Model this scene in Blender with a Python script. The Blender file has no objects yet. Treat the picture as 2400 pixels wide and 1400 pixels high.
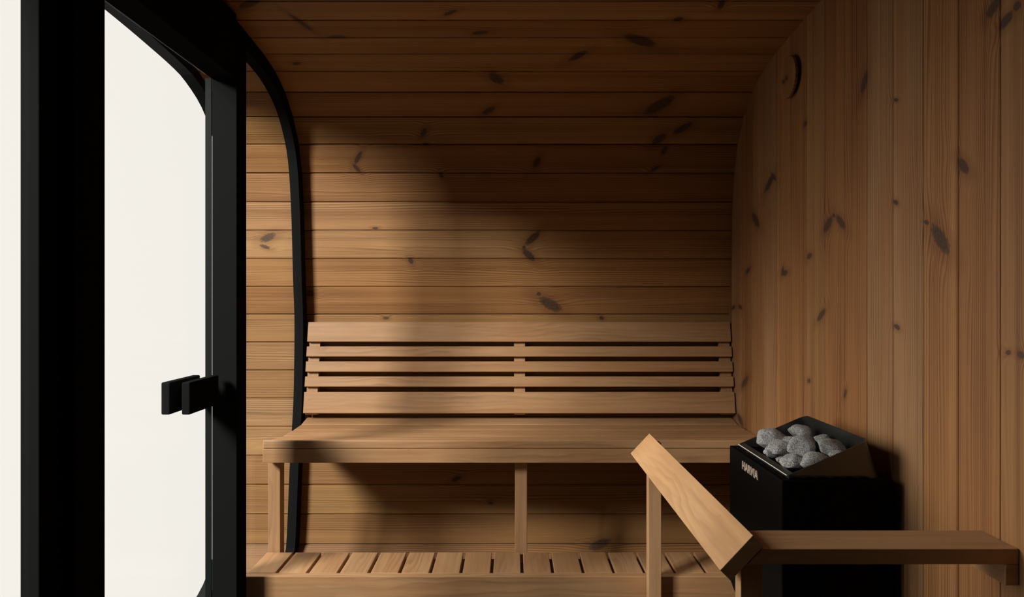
import bpy, bmesh, math, random
from mathutils import Vector, Matrix, noise as mnoise

random.seed(7)
SC = bpy.context.scene
COL = SC.collection
E = 1.30                      # eye height above the floor; every z below is given relative to the eye

# ------------------------------------------------------------------ camera, lights, exposure
cam_d = bpy.data.cameras.new('camera')
cam_d.sensor_width = 36.0
cam_d.lens = 24.0
cam_d.clip_start = 0.02
cam = bpy.data.objects.new('camera', cam_d)
COL.objects.link(cam)
cam.location = (0, 0, E)
cam.rotation_euler = (math.radians(90), 0, 0)
SC.camera = cam

# studio softbox standing outside the glazed front, behind and left of the camera
key_d = bpy.data.lights.new('softbox', 'AREA')
key_d.shape = 'RECTANGLE'
key_d.size = 1.15
key_d.size_y = 1.05
key_d.energy = 380.0
key_d.color = (1.0, 0.965, 0.91)
key = bpy.data.objects.new('softbox', key_d)
COL.objects.link(key)
key.location = (-3.4, -0.95, E + 2.12)
key.rotation_euler = (Vector((-0.2, 2.8, E - 0.3)) - key.location).to_track_quat('-Z', 'Y').to_euler()

world = bpy.data.worlds.new('shaped_backdrop')  # white backdrop, its brightness shaped by direction to light the room
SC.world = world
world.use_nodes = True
wn = world.node_tree
wn.nodes.clear()
w_out = wn.nodes.new('ShaderNodeOutputWorld')
w_bg = wn.nodes.new('ShaderNodeBackground')
w_tc = wn.nodes.new('ShaderNodeTexCoord')
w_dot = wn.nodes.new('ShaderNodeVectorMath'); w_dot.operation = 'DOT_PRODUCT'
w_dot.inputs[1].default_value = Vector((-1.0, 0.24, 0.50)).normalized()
w_map = wn.nodes.new('ShaderNodeMapRange'); w_map.interpolation_type = 'SMOOTHSTEP'  # bright lobe added out of view to light the end wall
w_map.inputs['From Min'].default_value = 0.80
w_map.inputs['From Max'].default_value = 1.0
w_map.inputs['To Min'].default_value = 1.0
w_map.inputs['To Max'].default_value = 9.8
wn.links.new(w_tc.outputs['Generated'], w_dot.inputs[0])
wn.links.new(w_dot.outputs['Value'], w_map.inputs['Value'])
w_sep = wn.nodes.new('ShaderNodeSeparateXYZ')
wn.links.new(w_tc.outputs['Generated'], w_sep.inputs[0])
w_low = wn.nodes.new('ShaderNodeMapRange'); w_low.interpolation_type = 'SMOOTHSTEP'     # world dimmed below the horizon to keep the ceiling dark
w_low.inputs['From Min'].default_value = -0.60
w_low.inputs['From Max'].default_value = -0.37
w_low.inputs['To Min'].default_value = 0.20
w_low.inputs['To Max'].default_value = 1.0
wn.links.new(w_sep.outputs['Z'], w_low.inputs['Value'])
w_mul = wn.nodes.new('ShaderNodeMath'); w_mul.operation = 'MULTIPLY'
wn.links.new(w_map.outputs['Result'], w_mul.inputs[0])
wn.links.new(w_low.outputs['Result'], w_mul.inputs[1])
w_side = wn.nodes.new('ShaderNodeMapRange'); w_side.interpolation_type = 'SMOOTHSTEP'    # world dimmed behind the camera to keep near faces dark
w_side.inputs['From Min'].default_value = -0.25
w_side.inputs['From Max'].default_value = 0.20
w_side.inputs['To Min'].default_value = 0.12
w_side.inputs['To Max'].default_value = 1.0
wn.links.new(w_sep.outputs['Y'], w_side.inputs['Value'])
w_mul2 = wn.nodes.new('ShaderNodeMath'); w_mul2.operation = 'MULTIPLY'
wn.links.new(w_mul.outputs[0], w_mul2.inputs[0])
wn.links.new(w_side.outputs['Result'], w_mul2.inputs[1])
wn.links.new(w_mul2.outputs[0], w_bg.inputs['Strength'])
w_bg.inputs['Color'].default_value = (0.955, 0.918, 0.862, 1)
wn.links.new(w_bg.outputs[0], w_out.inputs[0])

vs = SC.view_settings
vs.view_transform = 'Standard'
vs.look = 'None'
vs.exposure = 0.0
vs.gamma = 1.0
vs.use_curve_mapping = False
SC.cycles.use_denoising = True
SC.cycles.max_bounces = 10
SC.cycles.diffuse_bounces = 2
SC.cycles.transparent_max_bounces = 16


# ------------------------------------------------------------------ node helper
class NT:
    def __init__(self, name):
        self.m = bpy.data.materials.new(name)
        self.m.use_nodes = True
        self.t = self.m.node_tree
        self.t.nodes.clear()
        self.out = self.t.nodes.new('ShaderNodeOutputMaterial')

    def n(self, typ, **kw):
        nd = self.t.nodes.new(typ)
        for k, v in kw.items():
            setattr(nd, k, v)
        return nd

    def put(self, sock, v):
        if isinstance(v, bpy.types.NodeSocket):
            self.t.links.new(v, sock)
        else:
            sock.default_value = v

    def math(self, op, a, b=0.0, c=0.0, clamp=False):
        nd = self.n('ShaderNodeMath', operation=op, use_clamp=clamp)
        self.put(nd.inputs[0], a); self.put(nd.inputs[1], b); self.put(nd.inputs[2], c)
        return nd.outputs[0]

    def mix(self, f, a, b, blend='MIX'):
        nd = self.n('ShaderNodeMix', data_type='RGBA', blend_type=blend)
        self.put(nd.inputs[0], f); self.put(nd.inputs[6], a); self.put(nd.inputs[7], b)
        return nd.outputs[2]

    def maprange(self, v, a, b, c=0.0, d=1.0, smooth=True):
        nd = self.n('ShaderNodeMapRange', interpolation_type='SMOOTHSTEP' if smooth else 'LINEAR')
        self.put(nd.inputs[0], v)
        for i, x in enumerate((a, b, c, d)):
            self.put(nd.inputs[i + 1], x)
        return nd.outputs[0]

    def noise(self, vec, scale=1.0, detail=2.0, rough=0.5, w=None):
        nd = self.n('ShaderNodeTexNoise', noise_dimensions='4D' if w is not None else '3D')
        self.put(nd.inputs['Vector'], vec)
        if w is not None:
            self.put(nd.inputs['W'], w)
        nd.inputs['Scale'].default_value = scale
        nd.inputs['Detail'].default_value = detail
        nd.inputs['Roughness'].default_value = rough
        return nd.outputs['Fac']

    def scaled(self, vec, s):
        nd = self.n('ShaderNodeVectorMath', operation='MULTIPLY')
        self.put(nd.inputs[0], vec); nd.inputs[1].default_value = s
        return nd.outputs[0]

    def combine(self, x, y, z=0.0):
        nd = self.n('ShaderNodeCombineXYZ')
        for i, v in enumerate((x, y, z)):
            self.put(nd.inputs[i], v)
        return nd.outputs[0]

    def principled(self, color, rough=0.5, spec=0.5, metal=0.0, height=None, bump=0.1, dist=0.002):
        p = self.n('ShaderNodeBsdfPrincipled')
        self.put(p.inputs['Base Color'], color)
        self.put(p.inputs['Roughness'], rough)
        p.inputs['Specular IOR Level'].default_value = spec
        p.inputs['Metallic'].default_value = metal
        if height is not None:
            b = self.n('ShaderNodeBump')
            b.inputs['Strength'].default_value = bump
            b.inputs['Distance'].default_value = dist
            self.put(b.inputs['Height'], height)
            self.t.links.new(b.outputs[0], p.inputs['Normal'])
        self.t.links.new(p.outputs[0], self.out.inputs[0])
        return p


def plank_material(name, knots, pitch, v0, tints, streaky=0.35, knot_dark=(0.045, 0.028, 0.020, 1)):
    """Knotty pine panelling: u runs along the boards, v across them, both in metres."""
    t = NT(name)
    uv = t.n('ShaderNodeUVMap', uv_map='UVMap').outputs[0]
    sep = t.n('ShaderNodeSeparateXYZ'); t.put(sep.inputs[0], uv)
    u, v = sep.outputs[0], sep.outputs[1]
    fb = t.math('DIVIDE', t.math('SUBTRACT', v, v0), pitch)
    board = t.math('FLOOR', fb)
    wn_ = t.n('ShaderNodeTexWhiteNoise', noise_dimensions='1D'); t.put(wn_.inputs['W'], t.math('ADD', board, 31.7))
    rc = t.n('ShaderNodeSeparateColor'); t.put(rc.inputs[0], wn_.outputs['Color'])
    r1, r2, r3 = rc.outputs
    bw = t.math('MULTIPLY', r1, 40.0)
    # knots: distance to the nearest ellipse
    rmin = None
    for (cu, cv, a, b, ang) in knots:
        mp = t.n('ShaderNodeMapping', vector_type='TEXTURE')
        t.put(mp.inputs['Vector'], uv)
        mp.inputs['Location'].default_value = (cu, cv, 0)
        mp.inputs['Rotation'].default_value = (0, 0, ang)
        mp.inputs['Scale'].default_value = (a, b, 1)
        ln = t.n('ShaderNodeVectorMath', operation='LENGTH'); t.put(ln.inputs[0], mp.outputs[0])
        rmin = ln.outputs['Value'] if rmin is None else t.math('MINIMUM', rmin, ln.outputs['Value'])
    r2q = t.math('MULTIPLY', rmin, rmin)
    halo = t.math('EXPONENT', t.math('MULTIPLY', r2q, -0.16))
    # grain rings
    flow = t.noise(t.scaled(uv, (0.9, 4.0, 1)), 1.0, 2.0, 0.5, w=bw)
    dens = t.noise(t.scaled(uv, (0.25, 16.0, 1)), 1.0, 1.0, 0.5, w=bw)
    ph = t.math('MULTIPLY', v, 135.0)
    ph = t.math('ADD', ph, t.math('MULTIPLY', dens, 9.0))
    ph = t.math('ADD', ph, t.math('MULTIPLY', flow, 4.0))
    ph = t.math('ADD', ph, t.math('MULTIPLY', halo, 1.5))
    ph = t.math('ADD', ph, bw)
    fr = t.math('FRACT', ph)
    late = t.math('MULTIPLY', t.maprange(fr, 0.25, 0.86), t.maprange(fr, 1.0, 0.9))
    patch = t.noise(t.scaled(uv, (0.7, 13.0, 1)), 1.0, 2.0, 0.55, w=t.math('ADD', bw, 9.0))
    late = t.math('MULTIPLY', late, t.maprange(patch, 0.36, 0.60, 0.12, 1.0))
    fib = t.noise(t.scaled(uv, (9.0, 620.0, 1)), 1.0, 3.0, 0.6)
    fib2 = t.noise(t.scaled(uv, (3.0, 130.0, 1)), 1.0, 3.0, 0.6, w=bw)
    blot = t.noise(t.scaled(uv, (1.6, 9.0, 1)), 1.0, 3.0, 0.55, w=t.math('ADD', bw, 3.0))
    c = t.mix(t.maprange(r2, 0.15, 0.85, 0, 1, False), tints[0], tints[1])
    c = t.mix(t.math('MULTIPLY', t.math('GREATER_THAN', r3, 0.66), 0.65), c, tints[2])
    c = t.mix(t.maprange(blot, 0.42, 0.68, 0.0, 0.65), c, tints[3])
    sk = t.noise(t.scaled(uv, (0.22, 34.0, 1)), 1.0, 3.0, 0.6, w=t.math('ADD', bw, 17.0))
    c = t.mix(t.math('MULTIPLY', t.maprange(sk, 0.52, 0.66), streaky), c, t.mix(1.0, c, (0.62, 0.50, 0.42, 1), 'MULTIPLY'))
    c = t.mix(t.math('MULTIPLY', t.maprange(sk, 0.48, 0.34), streaky), c, t.mix(1.0, c, (1.25, 1.30, 1.25, 1), 'MULTIPLY'))
    lum = t.math('ADD', 0.80, t.math('MULTIPLY', r3, 0.34))
    c = t.mix(1.0, c, t.combine(lum, lum, lum), 'MULTIPLY')
    c = t.mix(t.math('MULTIPLY', late, 0.85), c, t.mix(1.0, c, (0.46, 0.385, 0.32, 1), 'MULTIPLY'))
    fmul = t.math('ADD', 0.72, t.math('ADD', t.math('MULTIPLY', fib, 0.20), t.math('MULTIPLY', fib2, 0.36)))
    c = t.mix(1.0, c, t.combine(fmul, fmul, fmul), 'MULTIPLY')
    # resin stain around and knot itself
    c = t.mix(t.math('MULTIPLY', t.maprange(rmin, 2.6, 0.9), 0.38), c, t.mix(1.0, c, (0.5, 0.40, 0.34, 1), 'MULTIPLY'))
    rag = t.noise(t.scaled(uv, (110, 110, 1)), 1.0, 3.0, 0.6)
    rk = t.math('ADD', rmin, t.math('MULTIPLY', t.math('SUBTRACT', rag, 0.5), 0.75))
    kin = t.math('FRACT', t.math('ADD', t.math('MULTIPLY', rmin, 3.2), t.math('MULTIPLY', rag, 1.2)))
    kc = t.mix(t.math('MULTIPLY', kin, 0.75), knot_dark, (0.115, 0.062, 0.036, 1))
    c = t.mix(t.math('MULTIPLY', t.maprange(rk, 1.05, 0.62), 0.90), c, kc)
    hgt = t.math('MULTIPLY', fib2, 0.5)
    t.principled(c, 0.52, 0.28, 0.0, hgt, 0.30, 0.0015)
    return t.m


def timber_material(name, base, warm, dark, ring_strength=0.35):
    """Smooth planed timber for benches and rails: u along the grain."""
    t = NT(name)
    uv = t.n('ShaderNodeUVMap', uv_map='UVMap').outputs[0]
    sep = t.n('ShaderNodeSeparateXYZ'); t.put(sep.inputs[0], uv)
    u, v = sep.outputs[0], sep.outputs[1]
    flow = t.noise(t.scaled(uv, (1.3, 7.0, 1)), 1.0, 3.0, 0.5)
    ph = t.math('ADD', t.math('MULTIPLY', v, 42.0), t.math('MULTIPLY', flow, 9.0))
    fr = t.math('FRACT', ph)
    late = t.math('MULTIPLY', t.maprange(fr, 0.2, 0.9), t.maprange(fr, 1.0, 0.88))
    patch = t.noise(t.scaled(uv, (1.1, 11.0, 1)), 1.0, 2.0, 0.5)
    late = t.math('MULTIPLY', late, t.maprange(patch, 0.40, 0.66, 0.05, 1.0))
    streak = t.noise(t.scaled(uv, (2.2, 60.0, 1)), 1.0, 4.0, 0.6)
    fib = t.noise(t.scaled(uv, (16.0, 700.0, 1)), 1.0, 2.0, 0.5)
    blot = t.noise(t.scaled(uv, (2.0, 8.0, 1)), 1.0, 3.0, 0.55)
    c = t.mix(t.maprange(blot, 0.35, 0.68), base, warm)
    c = t.mix(t.math('MULTIPLY', late, ring_strength), c, dark)
    m = t.math('ADD', 0.60, t.math('ADD', t.math('MULTIPLY', streak, 0.58), t.math('MULTIPLY', fib, 0.16)))
    c = t.mix(1.0, c, t.combine(m, m, m), 'MULTIPLY')
    # short dark pin flecks
    fl = t.noise(t.scaled(uv, (26.0, 120.0, 1)), 1.0, 1.0, 0.4)
    c = t.mix(t.maprange(fl, 0.76, 0.84, 0.0, 0.55), c, dark)
    t.principled(c, 0.46, 0.30, 0.0, t.math('ADD', streak, t.math('MULTIPLY', fib, 0.5)), 0.12, 0.001)
    return t.m


def paint_material(name, color, rough=0.5, spec=0.4, metal=0.0, grain=700.0, bump=0.06):
    t = NT(name)
    oc = t.n('ShaderNodeTexCoord').outputs['Object']
    nz = t.noise(oc, grain, 2.0, 0.6)
    lo = t.math('ADD', 0.90, t.math('MULTIPLY', nz, 0.2))
    c = t.mix(1.0, color, t.combine(lo, lo, lo), 'MULTIPLY')
    t.principled(c, rough, spec, metal, nz, bump, 0.0005)
    return t.m


def glass_material(name, tint):
    t = NT(name)
    fc = t.n('ShaderNodeLayerWeight').outputs['Facing']
    fr = t.math('ADD', 0.015, t.math('MULTIPLY', t.math('POWER', fc, 5.0), 0.22))
    nz = t.noise(t.n('ShaderNodeTexCoord').outputs['Object'], 3.0, 1.0)
    tc = t.mix(t.math('MULTIPLY', nz, 0.03), tint, (0.95, 0.96, 0.94, 1))
    tr = t.n('ShaderNodeBsdfTransparent'); t.put(tr.inputs[0], tc)
    gl = t.n('ShaderNodeBsdfGlossy'); gl.inputs['Roughness'].default_value = 0.01
    mx = t.n('ShaderNodeMixShader')
    t.put(mx.inputs[0], fr)
    t.t.links.new(tr.outputs[0], mx.inputs[1]); t.t.links.new(gl.outputs[0], mx.inputs[2])
    t.t.links.new(mx.outputs[0], t.out.inputs[0])
    return t.m


def stone_material():
    t = NT('grey_granite')
    oc = t.n('ShaderNodeTexCoord').outputs['Object']
    n1 = t.noise(oc, 520.0, 3.0, 0.7)
    n2 = t.noise(oc, 260.0, 3.0, 0.65)
    n3 = t.noise(oc, 28.0, 2.0, 0.5)
    c = t.mix(t.maprange(n1, 0.35, 0.64), (0.04, 0.04, 0.04, 1), (0.58, 0.58, 0.565, 1))
    c = t.mix(t.maprange(n2, 0.52, 0.66, 0.0, 0.75), c, (0.62, 0.62, 0.60, 1))
    m = t.math('ADD', 0.65, t.math('MULTIPLY', n3, 0.7))
    c = t.mix(1.0, c, t.combine(m, m, m), 'MULTIPLY')
    t.principled(c, 0.78, 0.3, 0.0, t.math('ADD', n1, n2), 0.5, 0.002)
    return t.m


# ------------------------------------------------------------------ mesh helpers
def new_obj(name, bm, mat, parent=None, smooth=False):
    me = bpy.data.meshes.new(name)
    bm.to_mesh(me)
    bm.free()
    if smooth:
        for p in me.polygons:
            p.use_smooth = True
    me.materials.append(mat)
    o = bpy.data.objects.new(name, me)
    COL.objects.link(o)
    if parent is not None:
        o.parent = parent
        if parent.type == 'EMPTY':
            o.matrix_parent_inverse = Matrix.Translation(-parent.location)
    return o


def tag(o, label=None, cat=None, group=None, kind=None):
    if label: o['label'] = label
    if cat: o['category'] = cat
    if group: o['group'] = group
    if kind: o['kind'] = kind
    return o


def empty(name, loc):
    o = bpy.data.objects.new(name, None)
    o.empty_display_size = 0.05
    COL.objects.link(o)
    o.location = loc
    return o


def grain_uv(bm, axis, off=None):
    uvl = bm.loops.layers.uv.get('UVMap') or bm.loops.layers.uv.new('UVMap')
    if off is None:
        off = (random.uniform(0, 30), random.uniform(0, 30))
    axes = [a for a in range(3) if a != axis]
    for f in bm.faces:
        nrm = f.normal
        ax = max(range(3), key=lambda i: abs(nrm[i]))
        for l in f.loops:
            co = l.vert.co
            if ax == axis:
                uvv = (co[axes[0]] * 0.2 + off[0], co[axes[1]] + off[1])
            else:
                other = [a for a in axes if a != ax][0]
                uvv = (co[axis] + off[0], co[other] + off[1] + 0.37 * ax)
            l[uvl].uv = uvv


def prism_bm(poly, axis, a, b, bevel=0.002, seg=2):
    """Extrude a 2-D polygon (the two other axes in order) along an axis; z is given relative to the eye."""
    bm = bmesh.new()
    oth = [i for i in range(3) if i != axis]
    def mk(p, t):
        co = [0, 0, 0]
        co[axis] = t; co[oth[0]] = p[0]; co[oth[1]] = p[1]
        co[2] += E
        return bm.verts.new(co)
    va = [mk(p, a) for p in poly]
    vb = [mk(p, b) for p in poly]
    n = len(poly)
    bm.faces.new(va)
    bm.faces.new(list(reversed(vb)))
    for i in range(n):
        j = (i + 1) % n
        bm.faces.new((va[j], va[i], vb[i], vb[j]))
    bmesh.ops.recalc_face_normals(bm, faces=bm.faces[:])
    if bevel:
        es = [e for e in bm.edges if len(e.link_faces) == 2 and e.calc_face_angle(0) > 0.5]
        bmesh.ops.bevel(bm, geom=es, offset=bevel, segments=seg, profile=0.5, affect='EDGES')
    bm.normal_update()
    return bm


def wood_prism(name, poly, axis, a, b, mat, parent=None, bevel=0.002, grain=None):
    bm = prism_bm(poly, axis, a, b, bevel)
    grain_uv(bm, axis if grain is None else grain)
    return new_obj(name, bm, mat, parent)


def box_poly(a0, a1, b0, b1):
    return [(a0, b0), (a1, b0), (a1, b1), (a0, b1)]


def wood_box(name, x, y, z, mat, parent=None, bevel=0.002, grain=0):
    lo = [x, y, z]
    oth = [i for i in range(3) if i != grain]
    return wood_prism(name, box_poly(*lo[oth[0]], *lo[oth[1]]), grain, lo[grain][0], lo[grain][1], mat, parent, bevel)


def merge(bms):
    out = bmesh.new()
    for b in bms:
        me = bpy.data.meshes.new('tmp')
        b.to_mesh(me)
        b.free()
        out.from_mesh(me)
        bpy.data.meshes.remove(me)
    return out


# ------------------------------------------------------------------ materials
KNOTS_BACK = [(-0.842,1.63,0.0636,0.0191,-2.53),(-0.717,1.503,0.0777,0.0117,1.92),(-0.828,1.196,0.0188,0.0122,0.25),(-0.621,1.398,0.0365,0.0127,0.04),(-0.112,1.426,0.0338,0.0152,-2.91),(-0.204,1.568,0.0352,0.0115,-2.46),(0.46,1.369,0.0862,0.0341,2.54),(0.56,1.524,0.0197,0.0181,-2.36),(0.673,1.624,0.038,0.012,1.7),(0.249,1.252,0.0585,0.0189,-2.27),(-0.063,1.095,0.045,0.0263,2.18),(-0.099,0.917,0.0379,0.0157,-2.53),(0.615,0.945,0.0833,0.031,-2.46),(-0.381,0.813,0.028,0.0126,-2.12),(-0.376,0.759,0.013,0.0076,0.03),(-0.676,0.699,0.0386,0.0109,-2.13),(-0.686,0.654,0.029,0.0097,2.24),(0.109,0.68,0.0297,0.0151,-2.09),(0.639,0.784,0.039,0.0202,-2.46),(0.733,0.833,0.0521,0.0167,-2.54),(0.667,0.732,0.0217,0.0097,-2.0),(-0.314,0.622,0.0148,0.0095,2.08),(0.632,0.652,0.0257,0.0076,-2.61),(-0.612,0.389,0.0153,0.0057,0.0),(0.094,0.345,0.0496,0.0172,-2.41),(0.075,0.269,0.0422,0.0172,2.41),(0.054,0.303,0.0096,0.0095,-0.21),(-0.455,0.242,0.0172,0.0116,2.08),(0.121,0.093,0.0116,0.0097,-0.01),(0.174,0.045,0.066,0.0271,2.65),(-0.571,-0.017,0.0155,0.0078,0.0),(0.406,-0.017,0.0136,0.0097,2.79),(-0.912,0.095,0.0193,0.0174,0.18),(-1.094,0.347,0.0425,0.0189,-2.71),(-1.109,0.305,0.0266,0.0096,2.79),(-0.246,-0.733,0.0262,0.0111,-2.72),(0.382,-1.013,0.0561,0.0228,-2.78),(-0.094,-0.838,0.0132,0.0055,-0.0)]
KNOTS_RIGHT = [(0.586,2.292,0.0175,0.0109,1.89),(0.441,2.611,0.063,0.0189,2.06),(0.459,2.568,0.0358,0.0113,-2.13),(0.317,2.757,0.0608,0.0211,-2.2),(0.231,2.125,0.0408,0.0179,2.14),(0.23,2.045,0.042,0.0142,-2.22),(0.254,2.088,0.0112,0.0077,1.34),(0.141,2.259,0.0225,0.011,1.72),(0.092,2.464,0.0318,0.0118,1.63),(0.099,2.483,0.0234,0.0109,2.62),(0.116,2.847,0.0355,0.0114,1.93),(-0.053,2.172,0.0399,0.0122,2.16),(-0.04,3.034,0.0295,0.0105,1.8),(-0.037,2.943,0.0276,0.0103,-1.78),(0.602,1.908,0.0359,0.0172,2.69),(0.29,1.489,0.0292,0.0129,-2.37),(0.509,1.749,0.0123,0.0052,-1.92),(0.246,1.749,0.0136,0.0075,-2.0),(-0.073,1.745,0.0159,0.008,-1.89),(0.137,1.568,0.0542,0.0203,-2.4),(0.181,1.621,0.0122,0.0067,-1.98),(0.595,1.396,0.0271,0.0149,2.15),(0.57,1.33,0.0119,0.0099,1.27),(0.554,1.36,0.0258,0.0136,2.02),(-0.107,1.354,0.0094,0.0059,1.7),(-0.109,1.321,0.0122,0.0081,-1.78),(-0.353,2.884,0.0604,0.017,2.11),(-0.273,2.262,0.0132,0.0084,1.77),(-0.281,2.016,0.0172,0.0091,2.64),(-0.524,2.943,0.0481,0.0189,-1.96),(0.768,2.418,0.0158,0.01,1.26),(0.773,2.393,0.0154,0.0099,1.25)]
PITCH = 0.1263
BACK_TINTS = [(0.42, 0.232, 0.084, 1), (0.41, 0.200, 0.072, 1), (0.37, 0.205, 0.090, 1), (0.35, 0.170, 0.066, 1)]
M_BACK = plank_material('horizontal_pine_boards', [k for k in KNOTS_BACK if k[1] < 0.884], PITCH, 0.0, BACK_TINTS)
M_CEIL = plank_material('ceiling_pine_boards', [k for k in KNOTS_BACK if k[1] >= 0.884], PITCH, 0.0, BACK_TINTS)
M_RIGHT = plank_material('vertical_pine_boards', KNOTS_RIGHT, 0.129, 1.376, streaky=0.75, tints=
                         [(0.40, 0.212, 0.082, 1), (0.39, 0.178, 0.064, 1), (0.32, 0.190, 0.098, 1), (0.33, 0.142, 0.058, 1)])
M_TIMBER = timber_material('planed_alder', (0.475, 0.278, 0.138, 1), (0.445, 0.236, 0.108, 1), (0.20, 0.098, 0.044, 1))
M_BLOND = timber_material('planed_pale_aspen', (0.60, 0.36, 0.18, 1), (0.57, 0.315, 0.145, 1), (0.32, 0.155, 0.068, 1), 0.30)
M_FRAME = paint_material('black_powder_coat', (0.0125, 0.0130, 0.0130, 1), 0.8, 0.0)
M_FRAME_OUT = paint_material('dark_green_grey_coat', (0.010, 0.0135, 0.0125, 1), 0.6, 0.08)
M_STEEL = paint_material('black_heater_steel', (0.0022, 0.0022, 0.0023, 1), 0.55, 0.05)
M_BASIN = paint_material('dark_stainless_sheet', (0.10, 0.095, 0.088, 1), 0.30, 0.5, 0.75)
M_BRIGHT = paint_material('brushed_steel_edge', (0.85, 0.80, 0.74, 1), 0.4, 0.5, 0.1)
M_BADGE = paint_material('bronze_badge', (0.42, 0.33, 0.26, 1), 0.5, 0.5, 0.0)
M_GLASS = glass_material('clear_glass', (0.992, 0.994, 0.990, 1))
M_STONE = stone_material()
M_FLOOR = paint_material('low_bounce_floor', (0.03, 0.028, 0.026, 1), 0.6, 0.3, 0.0, 60.0, 0.1)  # unseen floor, dark tone chosen to hold down bounce light
M_NEAR = timber_material('low_bounce_boards', (0.035, 0.022, 0.014, 1), (0.03, 0.018, 0.011, 1), (0.018, 0.01, 0.007, 1))  # dark tone put on unseen boards so they bounce little light

# ------------------------------------------------------------------ room shell
XR = 0.984                    # inner face of the right end wall
XF = -0.929                   # inner face of the glazed front
XRIM = -1.275                 # outer rim of the porch overhang
KEY = [(2.50, -1.300), (2.70, -1.272), (2.84, -1.225), (2.93, -1.155), (2.985, -1.065), (3.03, -.7405), (3.078, -.48),
       (3.093, -.27), (3.0955, -.083), (3.077, .0827), (3.057, .3275), (3.046, .4215), (3.0196, .566), (2.978, .6714),
       (2.90, .770), (2.808, .840), (2.672, .8944), (2.563, .915), (2.4155, .930), (2.272, .942), (2.10, .953),
       (1.90, .963), (1.65, .970), (1.40, .972)]


def catmull(P, n=16):
    P = [Vector(p) for p in P]
    Q = [2 * P[0] - P[1]] + P + [2 * P[-1] - P[-2]]
    out = []
    for i in range(1, len(Q) - 2):
        p0, p1, p2, p3 = Q[i - 1:i + 3]
        for k in range(n):
            t = k / n
            out.append(0.5 * (2 * p1 + (p2 - p0) * t + (2 * p0 - 5 * p1 + 4 * p2 - p3) * t * t + (3 * p1 - p0 - 3 * p2 + p3) * t ** 3))
    out.append(P[-1].copy())
    return out


CURVE = catmull(KEY)
ARC = [0.0]
for i in range(1, len(CURVE)):
    ARC.append(ARC[-1] + (CURVE[i] - CURVE[i - 1]).length)
S0 = 1.574848                 # arc length at the groove that counts as zero
ARC = [a - S0 for a in ARC]


def at_arc(s):
    """Point and outward normal of the barrel's section at arc length s."""
    s = max(ARC[0], min(ARC[-1], s))
    for i in range(1, len(ARC)):
        if ARC[i] >= s:
            f = (s - ARC[i - 1]) / max(1e-9, ARC[i] - ARC[i - 1])
            d = (CURVE[i] - CURVE[i - 1]).normalized()
            return CURVE[i - 1].lerp(CURVE[i], f), Vector((d.y, -d.x))
    return CURVE[-1].copy(), Vector((0, 1))


def board_shell(name, k0, k1, mat, mirror=False, x0=XRIM, x1=XR + 0.03, groove=0.0042, depth=0.007, thick=0.045):
    """Boards k0..k1-1 of the curved shell, each flat with eased edges, as one panelled surface."""
    inner = []
    for k in range(k0, k1):
        sa, sb = k * PITCH, (k + 1) * PITCH
        if sb > ARC[-1] and not mirror: sb = min(sb, ARC[-1])
        (pa, na), (pb, nb) = at_arc(sa), at_arc(sb)
        d = (pb - pa); L = d.length; d = d / L
        n = Vector((d.y, -d.x))
        g = groove / 2
        ch = 0.0022
        inner += [(pa + d * g * 0.6 + n * depth, sa + g * 0.6), (pa + d * g + n * ch, sa + g), (pa + d * (g + ch), sa + g + ch),
                  (pb - d * (g + ch), sb - g - ch), (pb - d * g + n * ch, sb - g), (pb - d * g * 0.6 + n * depth, sb - g * 0.6)]
    outer = []
    for k in range(k0, k1 + 1):
        p, n = at_arc(k * PITCH)
        outer.append((p + n * thick, k * PITCH))
    loop = inner + list(reversed(outer))
    bm = bmesh.new()
    uvl = bm.loops.layers.uv.new('UVMap')
    def mk(p, x):
        y = 2.8 - p.x if mirror else p.x
        return bm.verts.new((x, y, p.y + E))
    A = [mk(p, x0) for p, s in loop]
    B = [mk(p, x1) for p, s in loop]
    n = len(loop)
    off = 3.2 if mirror else 0.0
    for i in range(n):
        j = (i + 1) % n
        f = bm.faces.new((A[i], A[j], B[j], B[i]))
        for l, (uu, ss) in zip(f.loops, ((x0, loop[i][1]), (x0, loop[j][1]), (x1, loop[j][1]), (x1, loop[i][1]))):
            l[uvl].uv = (uu + off, ss)
    ni, no = len(inner), len(outer)
    for side, V in ((x0, A), (x1, B)):
        # end caps, one strip of quads per board
        for b in range(ni // 6):
            ids = [b * 6 + q for q in range(6)] + [ni + no - 1 - (b + 1), ni + no - 1 - b]
            f = bm.faces.new([V[q] for q in ids])
            for l in f.loops:
                l[uvl].uv = (side, (l.vert.co.z + l.vert.co.y) * 0.5 + 20)
    bmesh.ops.recalc_face_normals(bm, faces=bm.faces[:])
    return new_obj(name, bm, mat)


K_TOP = 19
tag(board_shell('wall_back', -12, 7, M_BACK), 'curved back wall of horizontal knotty pine boards behind the bench', 'wall', kind='structure')
tag(board_shell('ceiling', 7, K_TOP, M_CEIL), 'dark curved ceiling of horizontal knotty pine boards', 'ceiling', kind='structure')
tag(board_shell('wall_front', -12, K_TOP, M_NEAR, mirror=True), 'unseen board wall opposite the bench, coloured dark to cut bounce light', 'wall', kind='structure')
# the joint of the two ceiling halves
tag(wood_box('trim_1', (XRIM, XR), (1.36, 1.44), (0.958, 0.990), M_TIMBER, None, 0.002, 0), 'ceiling batten along the sauna', 'trim', kind='structure')

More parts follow.
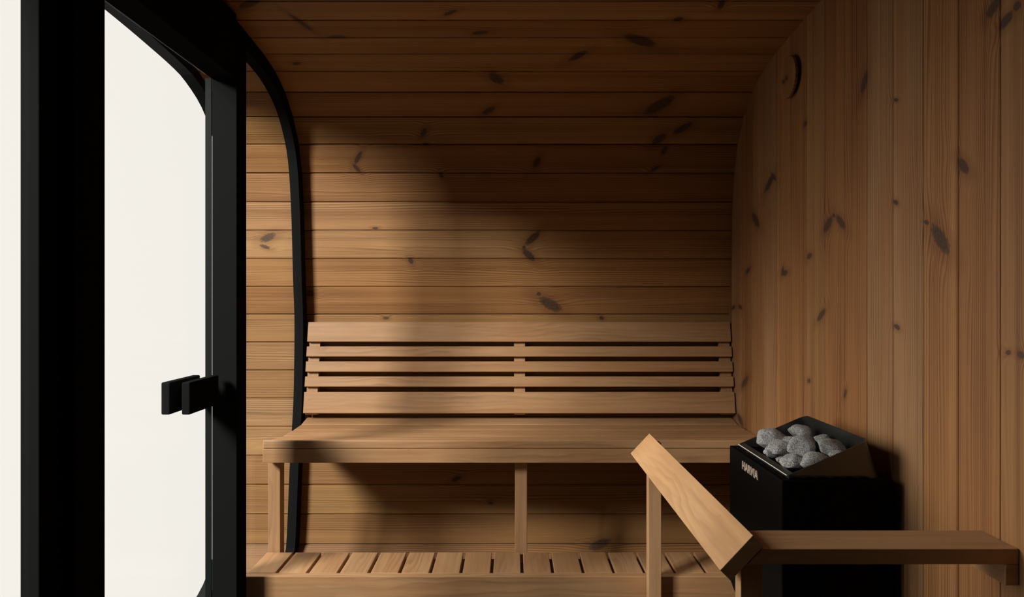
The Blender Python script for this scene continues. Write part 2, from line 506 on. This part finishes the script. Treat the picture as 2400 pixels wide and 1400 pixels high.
# right end wall: vertical boards
bm = bmesh.new()
uvl = bm.loops.layers.uv.new('UVMap')
sec = []
y_first, y_last = -5, 15
for k in range(y_first, y_last):
    a, b = 1.376 + k * 0.129, 1.376 + (k + 1) * 0.129
    if k < -4 or a < -0.32: pass
    g, ch, dp = 0.0010, 0.0012, 0.004
    sec += [(a + g * .5, dp), (a + g, ch), (a + g + ch, 0), (b - g - ch, 0), (b - g, ch), (b - g * .5, dp)]
sec = [(-0.36, 0.0), (1.376 + y_first * 0.129 - 0.001, 0.0)] + sec
ZB, ZT = -1.33, 1.02
lo = [bm.verts.new((XR + d, y, ZB + E)) for y, d in sec]
hi = [bm.verts.new((XR + d, y, ZT + E)) for y, d in sec]
for i in range(len(sec) - 1):
    f = bm.faces.new((lo[i], lo[i + 1], hi[i + 1], hi[i]))
    ys = (sec[i][0], sec[i + 1][0], sec[i + 1][0], sec[i][0])
    for l, yy, zz in zip(f.loops, ys, (ZB, ZB, ZT, ZT)):
        l[uvl].uv = (zz, yy)
# back and edges
c = [bm.verts.new((XR + 0.05, y, z + E)) for y, z in ((sec[0][0], ZB), (sec[-1][0], ZB), (sec[-1][0], ZT), (sec[0][0], ZT))]
fs = [bm.faces.new((c[0], c[3], c[2], c[1])), bm.faces.new((lo[0], hi[0], c[3], c[0])), bm.faces.new((lo[-1], c[1], c[2], hi[-1])),
      bm.faces.new(hi + [c[2], c[3]]), bm.faces.new(list(reversed(lo)) + [c[0], c[1]])]
bmesh.ops.recalc_face_normals(bm, faces=bm.faces[:])
wr = new_obj('wall_right', bm, M_RIGHT)
wr.data.materials.append(M_NEAR)                    # unseen boards beside the camera, darkened to cut bounce light
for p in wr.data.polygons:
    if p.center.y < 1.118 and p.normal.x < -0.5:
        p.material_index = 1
tag(wr, 'flat end wall of vertical knotty pine boards behind the heater', 'wall', kind='structure')

# floor
bm = prism_bm(box_poly(-0.30, 3.0, -1.36, -1.292), 0, XF - 0.04, XR, 0)
grain_uv(bm, 0, (0, 0))
tag(new_obj('floor', bm, M_FLOOR), 'unseen floor of the sauna, coloured dark to cut bounce light', 'floor', kind='structure')


# ------------------------------------------------------------------ glazed front
YC = 1.876                    # middle of the doorway


def arch(inset, flat=-1.292):
    """Half section of the shell, offset inwards, mirrored about the doorway: far bottom -> top -> near bottom."""
    half = []
    for i in range(0, len(CURVE), 3):
        p, n = CURVE[i], at_arc(ARC[i])[1]
        q = p - n * inset
        if q.x > YC + 0.02 and q.y > flat + inset * 0.8:
            half.append((q.x, q.y))
    p, n = at_arc(ARC[-1] - (YC - 1.40))
    half.append((YC, p.y - inset))
    near = [(2 * YC - y, z) for y, z in reversed(half[:-1])]
    return half + near


def resample(P, n):
    L = [0.0]
    for a, b in zip(P, P[1:]):
        L.append(L[-1] + math.dist(a, b))
    out = []
    j = 0
    for k in range(n):
        s = L[-1] * k / (n - 1)
        while j < len(L) - 2 and L[j + 1] < s:
            j += 1
        f = (s - L[j]) / max(1e-9, L[j + 1] - L[j])
        out.append((P[j][0] + (P[j + 1][0] - P[j][0]) * f, P[j][1] + (P[j + 1][1] - P[j][1]) * f))
    return out


Y_NEAR = 0.70                 # the glazing ends here, beside the solid part of the front wall


def ring_bm(in_out, in_in, xa, xb, n=140, closed=True):
    cut = lambda P: [p for p in P if p[0] >= Y_NEAR]
    if not closed: cut = lambda P: P
    O = resample(cut(arch(in_out)), n)
    I = resample(cut(arch(in_in)), n)
    bm = bmesh.new()
    V = [[bm.verts.new((x, y, z + E)) for (y, z) in P] for x, P in ((xa, O), (xa, I), (xb, I), (xb, O))]
    for q in range(4):
        r = (q + 1) % 4
        for i in range(n - 1):
            bm.faces.new((V[q][i], V[q][i + 1], V[r][i + 1], V[r][i]))
        if closed:
            bm.faces.new((V[q][-1], V[q][0], V[r][0], V[r][-1]))
    if not closed:
        bm.faces.new([V[q][0] for q in range(4)])
        bm.faces.new([V[q][-1] for q in range(4)])
    bmesh.ops.recalc_face_normals(bm, faces=bm.faces[:])
    return bm


def fr_box(x, y, z, bevel=0.0025):
    return prism_bm(box_poly(*x, *y), 2, z[0], z[1], bevel)


def frame_box(name, x, y, z, mat, parent, bevel=0.0025):
    return new_obj(name, fr_box(x, y, z, bevel), mat, parent)


GX0, GX1 = -0.954, -0.948     # side panes

win = empty('window_1', (XF, YC, E - 1.29))
tag(win, 'black arched window frame with clear side panes around the door', 'window', kind='structure')
new_obj('arch_frame', ring_bm(0.0015, 0.062, XF, -0.967), M_FRAME, win)
frame_box('window_post', (-0.967, XF), (1.3415, 1.4085), (-1.285, 0.87), M_FRAME, win)
# panes clipped to the arch
def pane_poly(ya, yb):
    P = resample(arch(0.050), 240)
    pts = [(y, z) for y, z in P if ya <= y <= yb]
    if abs(pts[0][1]) > abs(pts[-1][1]) and False:
        pass
    top = [p for p in pts if p[1] > 0.0] if True else pts
    return pts
def pane(name, ya, yb, x0, x1, parent):
    pts = pane_poly(ya, yb)
    zs_top = max(p[1] for p in pts); zs_bot = min(p[1] for p in pts)
    if ya > YC:      # far side: outline from bottom to top, closed by the straight edge at ya
        poly = [(ya, -1.24)] + [p for p in pts] + [(ya, pts[-1][1])]
    else:
        poly = [(yb, pts[0][1])] + pts + [(yb, -1.24)]
    bm = prism_bm(poly, 0, x0, x1, 0)
    return new_obj(name, bm, M_GLASS, parent)
pane('side_pane', 2.318, 3.06, GX0, GX1, win)
pane('side_pane', Y_NEAR + .004, 1.338, GX0, GX1, win)
frame_box('window_post', (-0.967, XF), (Y_NEAR, Y_NEAR + .06), (-1.285, 0.87), M_FRAME, win)

# solid part of the front wall beside the arch, out to the near corner
near = [(YC, 0.966), (Y_NEAR - .002, 0.966)]
poly = [(YC, 1.03)] + near + [(Y_NEAR - .002, -1.34), (-0.40, -1.34), (-0.40, 1.03)]
bm = prism_bm(poly, 0, XF, -0.967, 0)
grain_uv(bm, 1, (0, 0))
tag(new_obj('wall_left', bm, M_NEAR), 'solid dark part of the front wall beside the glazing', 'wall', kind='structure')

# door
XD = -0.900                   # inner face of the door surround
XDO = -0.981
door = empty('door_1', (XD, YC, E - 1.29))
tag(door, 'clear glass sauna door in a black frame with paired black plate handles', 'door', kind='structure')
frame_box('door_jamb', (XDO, XD), (2.232, 2.315), (-1.285, 0.90), M_FRAME, door)
j = new_obj('door_jamb', merge([fr_box((XDO, XD), (1.409, 1.470), (-1.285, 0.93)), fr_box((XDO, XD - 0.006), (1.470, 1.5206), (-1.285, 0.93))]), M_FRAME, door)
frame_box('door_head', (XDO, XD), (1.5206, 2.232), (0.718, 0.93), M_FRAME, door)
frame_box('door_sill', (XDO, XD), (1.5206, 2.232), (-1.285, -1.245), M_FRAME, door)
leaf = frame_box('door_leaf', (-0.9895, -0.9835), (1.530, 2.2335), (-1.24, 0.722), M_GLASS, door, 0)
frame_box('edge_channel', (-1.004, -0.9838), (2.2340, 2.2385), (-1.24, 0.722), M_FRAME_OUT, leaf, 0.0005)
# plate handles on both faces of the leaf and the spindle between them
for xa, xb in ((-0.9695, -0.9446), (-1.0296, -1.0040)):
    h = frame_box('plate_handle', (xa, xb), (2.0015, 2.2000), (-0.3415, -0.2463), M_FRAME, door, 0.004)
frame_box('handle_spindle', (-1.0041, -0.9694), (2.13, 2.165), (-0.312, -0.276), M_FRAME, door, 0.002)
# trim ring on the porch rim
tag(new_obj('trim_2', ring_bm(0.0, 0.042, XRIM - 0.004, XRIM + 0.045, closed=False), M_FRAME_OUT), 'dark trim around the outer rim of the porch', 'trim', kind='structure')

# ------------------------------------------------------------------ bench
XL, XB = -0.914, 0.980
bench = empty('sauna_bench', (0, 2.78, E - 1.29))
tag(bench, 'wide slatted wooden sitting bench with contoured seat along the back wall', 'bench')
prof = [(2.500, -.519), (2.607, -.5372), (2.718, -.5484), (2.851, -.5488), (2.954, -.546), (3.045, -.529)]
for i in range(5):
    a, b = Vector(prof[i]), Vector(prof[i + 1])
    d = (b - a).normalized(); n = Vector((d.y, -d.x))       # downwards
    if n.y > 0: n = -n
    a2, b2 = a + d * 0.0015, b - d * 0.0015
    if i == 0:
        poly = [(a2.x, a2.y), (b2.x, b2.y), (b2.x + n.x * .028, b2.y + n.y * .028), (2.500, -.5505)]
    else:
        poly = [(a2.x, a2.y), (b2.x, b2.y), (b2.x + n.x * .026, b2.y + n.y * .026), (a2.x + n.x * .026, a2.y + n.y * .026)]
    wood_prism('seat_slat', poly, 0, XL, XB, M_TIMBER, bench, 0.005)
wood_box('front_rail', (XL, XB), (2.501, 2.540), (-.6030, -.5515), M_TIMBER, bench, 0.002, 0)
for xa in (-.915, .0112, .930):
    wood_box('leg', (xa, xa + .0455), (2.560, 2.608), (-1.288, -.5675), M_TIMBER, bench, 0.002, 2)
for xa in (-.905, .012, .930):
    wood_box('cross_bearer', (xa, xa + .045), (2.609, 3.03), (-.618, -.577), M_TIMBER, bench, 0.002, 1)

# backrest
back = empty('bench_backrest', (0, 3.03, E - 0.52))
tag(back, 'reclined wooden backrest of five horizontal slats above the bench seat', 'backrest')
zz = [(755, 801), (812, 836), (847, 871), (882, 906), (918, 969)]
slat_z = [(-.1052, -.1925), (-.2130, -.2580), (-.2785, -.3240), (-.3440, -.3885), (-.4110, -.5020)]
def y_at(z): return 2.9835 + (3.0600 - 2.9835) * (z + .502) / .3968
tilt = Vector((3.0600 - 2.9835, .3968)).normalized()
nb = Vector((tilt.y, -tilt.x))                                 # towards the wall
for (zt, zb) in slat_z:
    t_, b_ = Vector((y_at(zt), zt)), Vector((y_at(zb), zb))
    wood_prism('slat', [tuple(t_), tuple(b_), tuple(b_ + nb * .022), tuple(t_ + nb * .022)], 0, XL, 0.978, M_TIMBER, back, 0.0025)
for xa in (-.910, .0095, .928):
    t_, b_ = Vector((y_at(-.12), -.12)) + nb * .0225, Vector((y_at(-.507), -.507)) + nb * .0225
    th = 0.020
    wood_prism('upright', [tuple(t_), tuple(b_), (b_.x + nb.x * 0.040, b_.y + nb.y * .040), (t_.x + nb.x * 0.008, t_.y + nb.y * .008)], 0, xa, xa + .049, M_TIMBER, back, 0.001, grain=2)

# foot step
step = empty('foot_bench', (0, 2.44, E - 1.29))
tag(step, 'low wooden foot bench of short crosswise slats in front of the seat', 'bench')
ys0, ys1, zs = 2.3592, 2.5490, -.948
cuts = [-.8125 + k * .1060 for k in range(17)]
edges = [XL] + cuts + [.980]
for i in range(len(edges) - 1):
    x0 = edges[i] + (0.0 if i == 0 else .0055)
    x1 = edges[i + 1] - (0.0 if i == len(edges) - 2 else .0055)
    if x1 - x0 < .03: continue
    wood_box('slat', (x0, x1), (ys0, ys1), (zs - .024, zs), M_TIMBER, step, 0.002, 1)
wood_box('front_board', (XL, .980), (2.3262, 2.3588), (zs - .105, zs), M_TIMBER, step, 0.0025, 0)
wood_box('rear_rail', (XL + .01, .980), (2.515, 2.5485), (zs - .09, zs - .0245), M_TIMBER, step, 0.002, 0)
for xa in (-.90, .0, .92):
    wood_box('leg', (xa, xa + .045), (2.36, 2.405), (-1.29, zs - .0245), M_TIMBER, step, 0.002, 2)

# ------------------------------------------------------------------ guard rail round the heater
rail = empty('heater_guard_rail', (.47, 1.80, E - 1.29))
tag(rail, 'wooden guard rail with a slanted hand plank and flat shelf around the heater', 'guard rail')
wood_prism('slanted_plank', [(.467, -.459), (.403, -.527), (.424, -.548), (.488, -.480)], 1, 1.323, 2.322, M_BLOND, rail, 0.0012)
wood_prism('shelf_plank', [(.4840, -.486), (.983, -.486), (.983, -.516), (.4555, -.516)], 1, 1.3235, 1.431, M_TIMBER, rail, 0.0015, grain=0)
wood_prism('post', [(.449, -1.29), (.4925, -1.29), (.4925, -.5165), (.455, -.5165), (.449, -.5225)], 1, 1.340, 1.3736, M_TIMBER, rail, 0.0015, grain=2)
wood_prism('post', [(.455, -1.29), (.4977, -1.29), (.4977, -.482), (.4885, -.4806), (.455, -.5162)], 1, 2.275, 2.311, M_TIMBER, rail, 0.0015, grain=2)
wood_box('wall_batten', (.957, .983), (1.3235, 1.431), (-.557, -.5165), M_TIMBER, rail, 0.0015, 1)

# ------------------------------------------------------------------ heater
HX0, HX1 = .677, .960
HY0, HY1 = 1.712, 2.125
HZ = -.457
heater = empty('sauna_heater', (.82, 1.92, E - 1.0))
tag(heater, 'black steel electric sauna heater on the end wall with a slanted stone tray', 'heater')
# body: open shell with slanted underside
poly = [(HY0, HZ), (HY1, HZ), (HY1, -.8726), (2.03, -.915), (1.80, -.915), (HY0, -.8726)]
h_body = new_obj('body', prism_bm(poly, 0, HX0, HX1, 0.004, 3), M_STEEL, heater)
new_obj('wall_bracket', fr_box((HX1, XR - .001), (1.80, 2.03), (-.80, -.55)), M_STEEL, heater)


def sheet(pts, thick, nrm):
    """A bent sheet: polygon given in space, thickened along a direction."""
    bm = bmesh.new()
    n = Vector(nrm).normalized() * thick
    a = [bm.verts.new((p[0], p[1], p[2] + E)) for p in pts]
    b = [bm.verts.new((p[0] + n.x, p[1] + n.y, p[2] + n.z + E)) for p in pts]
    bm.faces.new(a); bm.faces.new(list(reversed(b)))
    for i in range(len(pts)):
        j = (i + 1) % len(pts)
        bm.faces.new((a[j], a[i], b[i], b[j]))
    bmesh.ops.recalc_face_normals(bm, faces=bm.faces[:])
    return bm


# stone tray: a rounded rectangular collar, low towards the front and high towards the wall
def collar(inset, zfun, x0=.700, x1=.906, y0=1.732, y1=2.106, r=.022, lean=0.0, n=8):
    pts = []
    x0 += inset; x1 -= inset; y0 += inset; y1 -= inset
    corners = [(x0, y0, 0.004, math.pi), (x1, y0, r, 1.5 * math.pi), (x1, y1, r, 0), (x0, y1, 0.004, .5 * math.pi)]
    for cx, cy, rr, a0 in corners:
        mx = cx + rr if cx == x0 else cx - rr
        my = cy + rr if cy == y0 else cy - rr
        for k in range(n + 1):
            a = a0 + (math.pi / 2) * k / n
            pts.append((mx + rr * math.cos(a), my + rr * math.sin(a)))
    return [(x, y, zfun(x)) for x, y in pts]
def rim_z(x): return -.449 + (x - .700) * .435
def base_z(x): return -.4569
bm = bmesh.new()
rings = []
for ins, zf, shift in ((0.0, base_z, .032), (0.0, rim_z, 0.0), (.0022, rim_z, 0.0), (.0022, base_z, .032)):
    ring = []
    for x, y, z in collar(ins, zf):
        xs = x + shift * max(0, (x - .76) / .146)
        ring.append(bm.verts.new((xs, y, z + E)))
    rings.append(ring)
N = len(rings[0])
for q in range(3):
    for i in range(N):
        j2 = (i + 1) % N
        bm.faces.new((rings[q][i], rings[q][j2], rings[q + 1][j2], rings[q + 1][i]))
bmesh.ops.recalc_face_normals(bm, faces=bm.faces[:])
h_tray = new_obj('stone_tray', bm, M_BASIN, heater, smooth=False)
# front lip of the tray: a narrow sloping strip with a bright edge
new_obj('front_lip', sheet([(.7025, 1.738, -.4492), (.7025, 2.10, -.4492), (.7150, 2.10, -.4445), (.7150, 1.738, -.4445)], .002, (.4, 0, -1)), M_BASIN, h_tray)
new_obj('bright_edge', fr_box((.6972, .6994), (1.735, 2.104), (-.4508, -.4486), 0.0006), M_BRIGHT, h_tray)
# grate under the stones
grate = [fr_box((.716 + .022 * k, .722 + .022 * k), (1.738, 2.10), (-.4568, -.4558), 0) for k in range(9)]
new_obj('grate', merge(grate), M_STEEL, heater)
# scalloped air slots along the front edge and near edge
bm = bmesh.new()
def scallop(p0, p1, nseg, up, out):
    p0, p1 = Vector(p0), Vector(p1)
    n = nseg * 6
    prev = None
    for k in range(n + 1):
        f = k / n
        h = abs(math.sin(math.pi * nseg * f)) ** 0.7
        b = p0.lerp(p1, f)
        lo_, hi_ = bm.verts.new(b), bm.verts.new(b + Vector(up) * (0.35 + 0.65 * h))
        lo2, hi2 = bm.verts.new(b + Vector(out)), bm.verts.new(b + Vector(out) + Vector(up) * (0.35 + 0.65 * h))
        if prev:
            bm.faces.new((prev[0], lo_, hi_, prev[1])); bm.faces.new((prev[2], prev[3], hi2, lo2))
            bm.faces.new((prev[1], hi_, hi2, prev[3]))
        prev = (lo_, hi_, lo2, hi2)
scallop((.688, 1.730, HZ + E), (.688, 2.110, HZ + E), 9, (0, 0, .0062), (.0012, 0, 0))
scallop((.700, 1.722, HZ + E), (.905, 1.722, HZ + E), 6, (0, 0, .0062), (0, .0012, 0))
bmesh.ops.recalc_face_normals(bm, faces=bm.faces[:])
new_obj('air_slot_strip', bm, M_STEEL, h_body)


# maker's lettering on the front plate
def lettering(text, size, bold, depth):
    cu = bpy.data.curves.new('lettering', 'FONT')
    cu.body = text
    cu.size = size
    cu.offset = bold
    cu.extrude = depth
    cu.space_character = 1.06
    cu.align_x = 'CENTER'
    tmp = bpy.data.objects.new('lettering', cu)
    COL.objects.link(tmp)
    dg = bpy.context.evaluated_depsgraph_get()
    me = bpy.data.meshes.new_from_object(tmp.evaluated_get(dg))
    bpy.data.objects.remove(tmp)
    bpy.data.curves.remove(cu)
    return me
me = lettering('HARVIA', 1.0, 0.036, 0.02)
bm = bmesh.new(); bm.from_mesh(me); bpy.data.meshes.remove(me)
xs_ = [v.co.x for v in bm.verts]; ys_ = [v.co.y for v in bm.verts]
wx, wy = max(xs_) - min(xs_), max(ys_) - min(ys_)
for v in bm.verts:
    fx = (v.co.x - min(xs_)) / wx; fy = (v.co.y - min(ys_)) / wy
    dpt = v.co.z / 0.02 * 0.0012
    v.co = Vector((HX0 - 0.0014 - dpt, 2.002 - .128 * fx, -.500 + .0240 * fy + E))
bmesh.ops.recalc_face_normals(bm, faces=bm.faces[:])
new_obj('lettering', bm, M_BADGE, h_body)

# ------------------------------------------------------------------ stones
def stone(loc, size, seed, rot):
    rnd = random.Random(seed)
    bm = bmesh.new()
    bmesh.ops.create_icosphere(bm, subdivisions=4, radius=1.0)
    planes = []
    for _ in range(9):
        d = Vector((rnd.gauss(0, 1), rnd.gauss(0, 1), rnd.gauss(0, 1))).normalized()
        planes.append((d, rnd.uniform(.62, .90)))
    o = Vector((rnd.uniform(0, 50), rnd.uniform(0, 50), rnd.uniform(0, 50)))
    for v in bm.verts:
        p = v.co.copy()
        for d, h in planes:
            e = p.dot(d) - h
            if e > 0:
                p -= d * e * 0.90
        p *= 1.0 + 0.09 * mnoise.noise(p * 1.6 + o) + 0.035 * mnoise.noise(p * 4.5 + o) + 0.012 * mnoise.noise(p * 12 + o)
        v.co = p
    mx = [max(abs(v.co[i]) for v in bm.verts) for i in range(3)]
    R = Matrix.Rotation(rot, 3, 'Y')
    for v in bm.verts:
        q = Vector([v.co[i] / mx[i] * size[i] for i in range(3)])
        q = R @ q
        v.co = (min(max(q.x, .718 - loc[0]), .90 - loc[0]), min(max(q.y, 1.7365 - loc[1]), 2.1015 - loc[1]), max(q.z, -.4550 - loc[2]))
    o_ = new_obj('heater_stone', bm, M_STONE, None, smooth=True)
    o_.location = (loc[0], loc[1], loc[2] + E)
    return o_


STONES = [
    ((1811, 1031), (35, 24), 'rounded grey granite stone, tallest of the pile, at its left by the far tray wall', 0.3),
    ((1824, 1053), (31, 21), 'wedge shaped grey stone leaning in front of the tallest rounded stone', -0.4),
    ((1882, 1017), (31, 18), 'sloping grey granite stone at the very back of the pile', 0.5),
    ((1851, 1032), (15, 12), 'small grey stone wedged between the tallest stone and the rearmost stone', 0.2),
    ((1882, 1052), (31, 28), 'upright blocky grey stone standing in the middle of the pile', 0.1),
    ((1932, 1030), (24, 11), 'flat pale grey stone at the far right of the pile', 0.0),
    ((1950, 1051), (37, 19), 'wide grey stone on the right side of the pile beside the near tray wall', 0.2),
    ((1847, 1082), (30, 18), 'dark grey stone lowest in the pile at the front corner', 0.25),
    ((1906, 1080), (31, 19), 'pale chipped grey stone partly behind the near tray wall', -0.25),
    ((1962, 1066), (17, 9), 'small grey stone peeking over the near tray wall', -0.1),
    ((1784, 1062), (17, 11), 'small grey stone at the front left behind the tray lip', 0.4),
    ((1810, 1079), (12, 8), 'tiny grey stone showing between the front stones and the tray lip', 0.0),
]
for k, ((u, v), (ru, rv), lab, rot) in enumerate(STONES):
    y = .58 * 1600 / ((v - 700) + .2 * (u - 1200))
    x, z = (u - 1200) * y / 1600, -(v - 700) * y / 1600
    sx, sz = ru * y / 1600 * 1.16, rv * y / 1600 * 1.12
    x = max(x, .719 + .72 * sx)
    o = stone((x, y, z), (sx, sx * .80, sz), 100 + k, rot * .6)
    tag(o, lab, 'stone', 'stones in the heater tray')

# ------------------------------------------------------------------ round vent valve on the end wall
vent = empty('air_vent', (XR, 2.392, E + .775))
tag(vent, 'round wooden vent disc high on the end wall near the ceiling', 'vent')


def disc(r, x0, x1, rnd, n=64):
    bm = bmesh.new()
    prof_ = [(x1, r - 0.001), (x0 + rnd, r)]
    for k in range(1, 5):
        a = math.pi / 2 * k / 4
        prof_.append((x0 + rnd - rnd * math.sin(a), r - rnd + rnd * math.cos(a)))
    rings = []
    for px, pr in prof_:
        rings.append([bm.verts.new((px, 2.392 + pr * math.cos(2 * math.pi * i / n), .775 + E + pr * math.sin(2 * math.pi * i / n))) for i in range(n)])
    for a, b in zip(rings, rings[1:]):
        for i in range(n):
            bm.faces.new((a[i], a[(i + 1) % n], b[(i + 1) % n], b[i]))
    bm.faces.new(rings[0]); bm.faces.new(list(reversed(rings[-1])))
    bmesh.ops.recalc_face_normals(bm, faces=bm.faces[:])
    uv = bm.loops.layers.uv.new('UVMap')
    for f in bm.faces:
        for l in f.loops:
            l[uv].uv = (l.vert.co.z - E, l.vert.co.y)
    return bm
new_obj('valve_disc', disc(.073, .962, .973, .004), M_RIGHT, vent)
new_obj('shadow_gap_neck', disc(.062, .9732, XR - .0002, .0005), M_STEEL, vent)  # black colour stands in for the shaded gap behind the disc
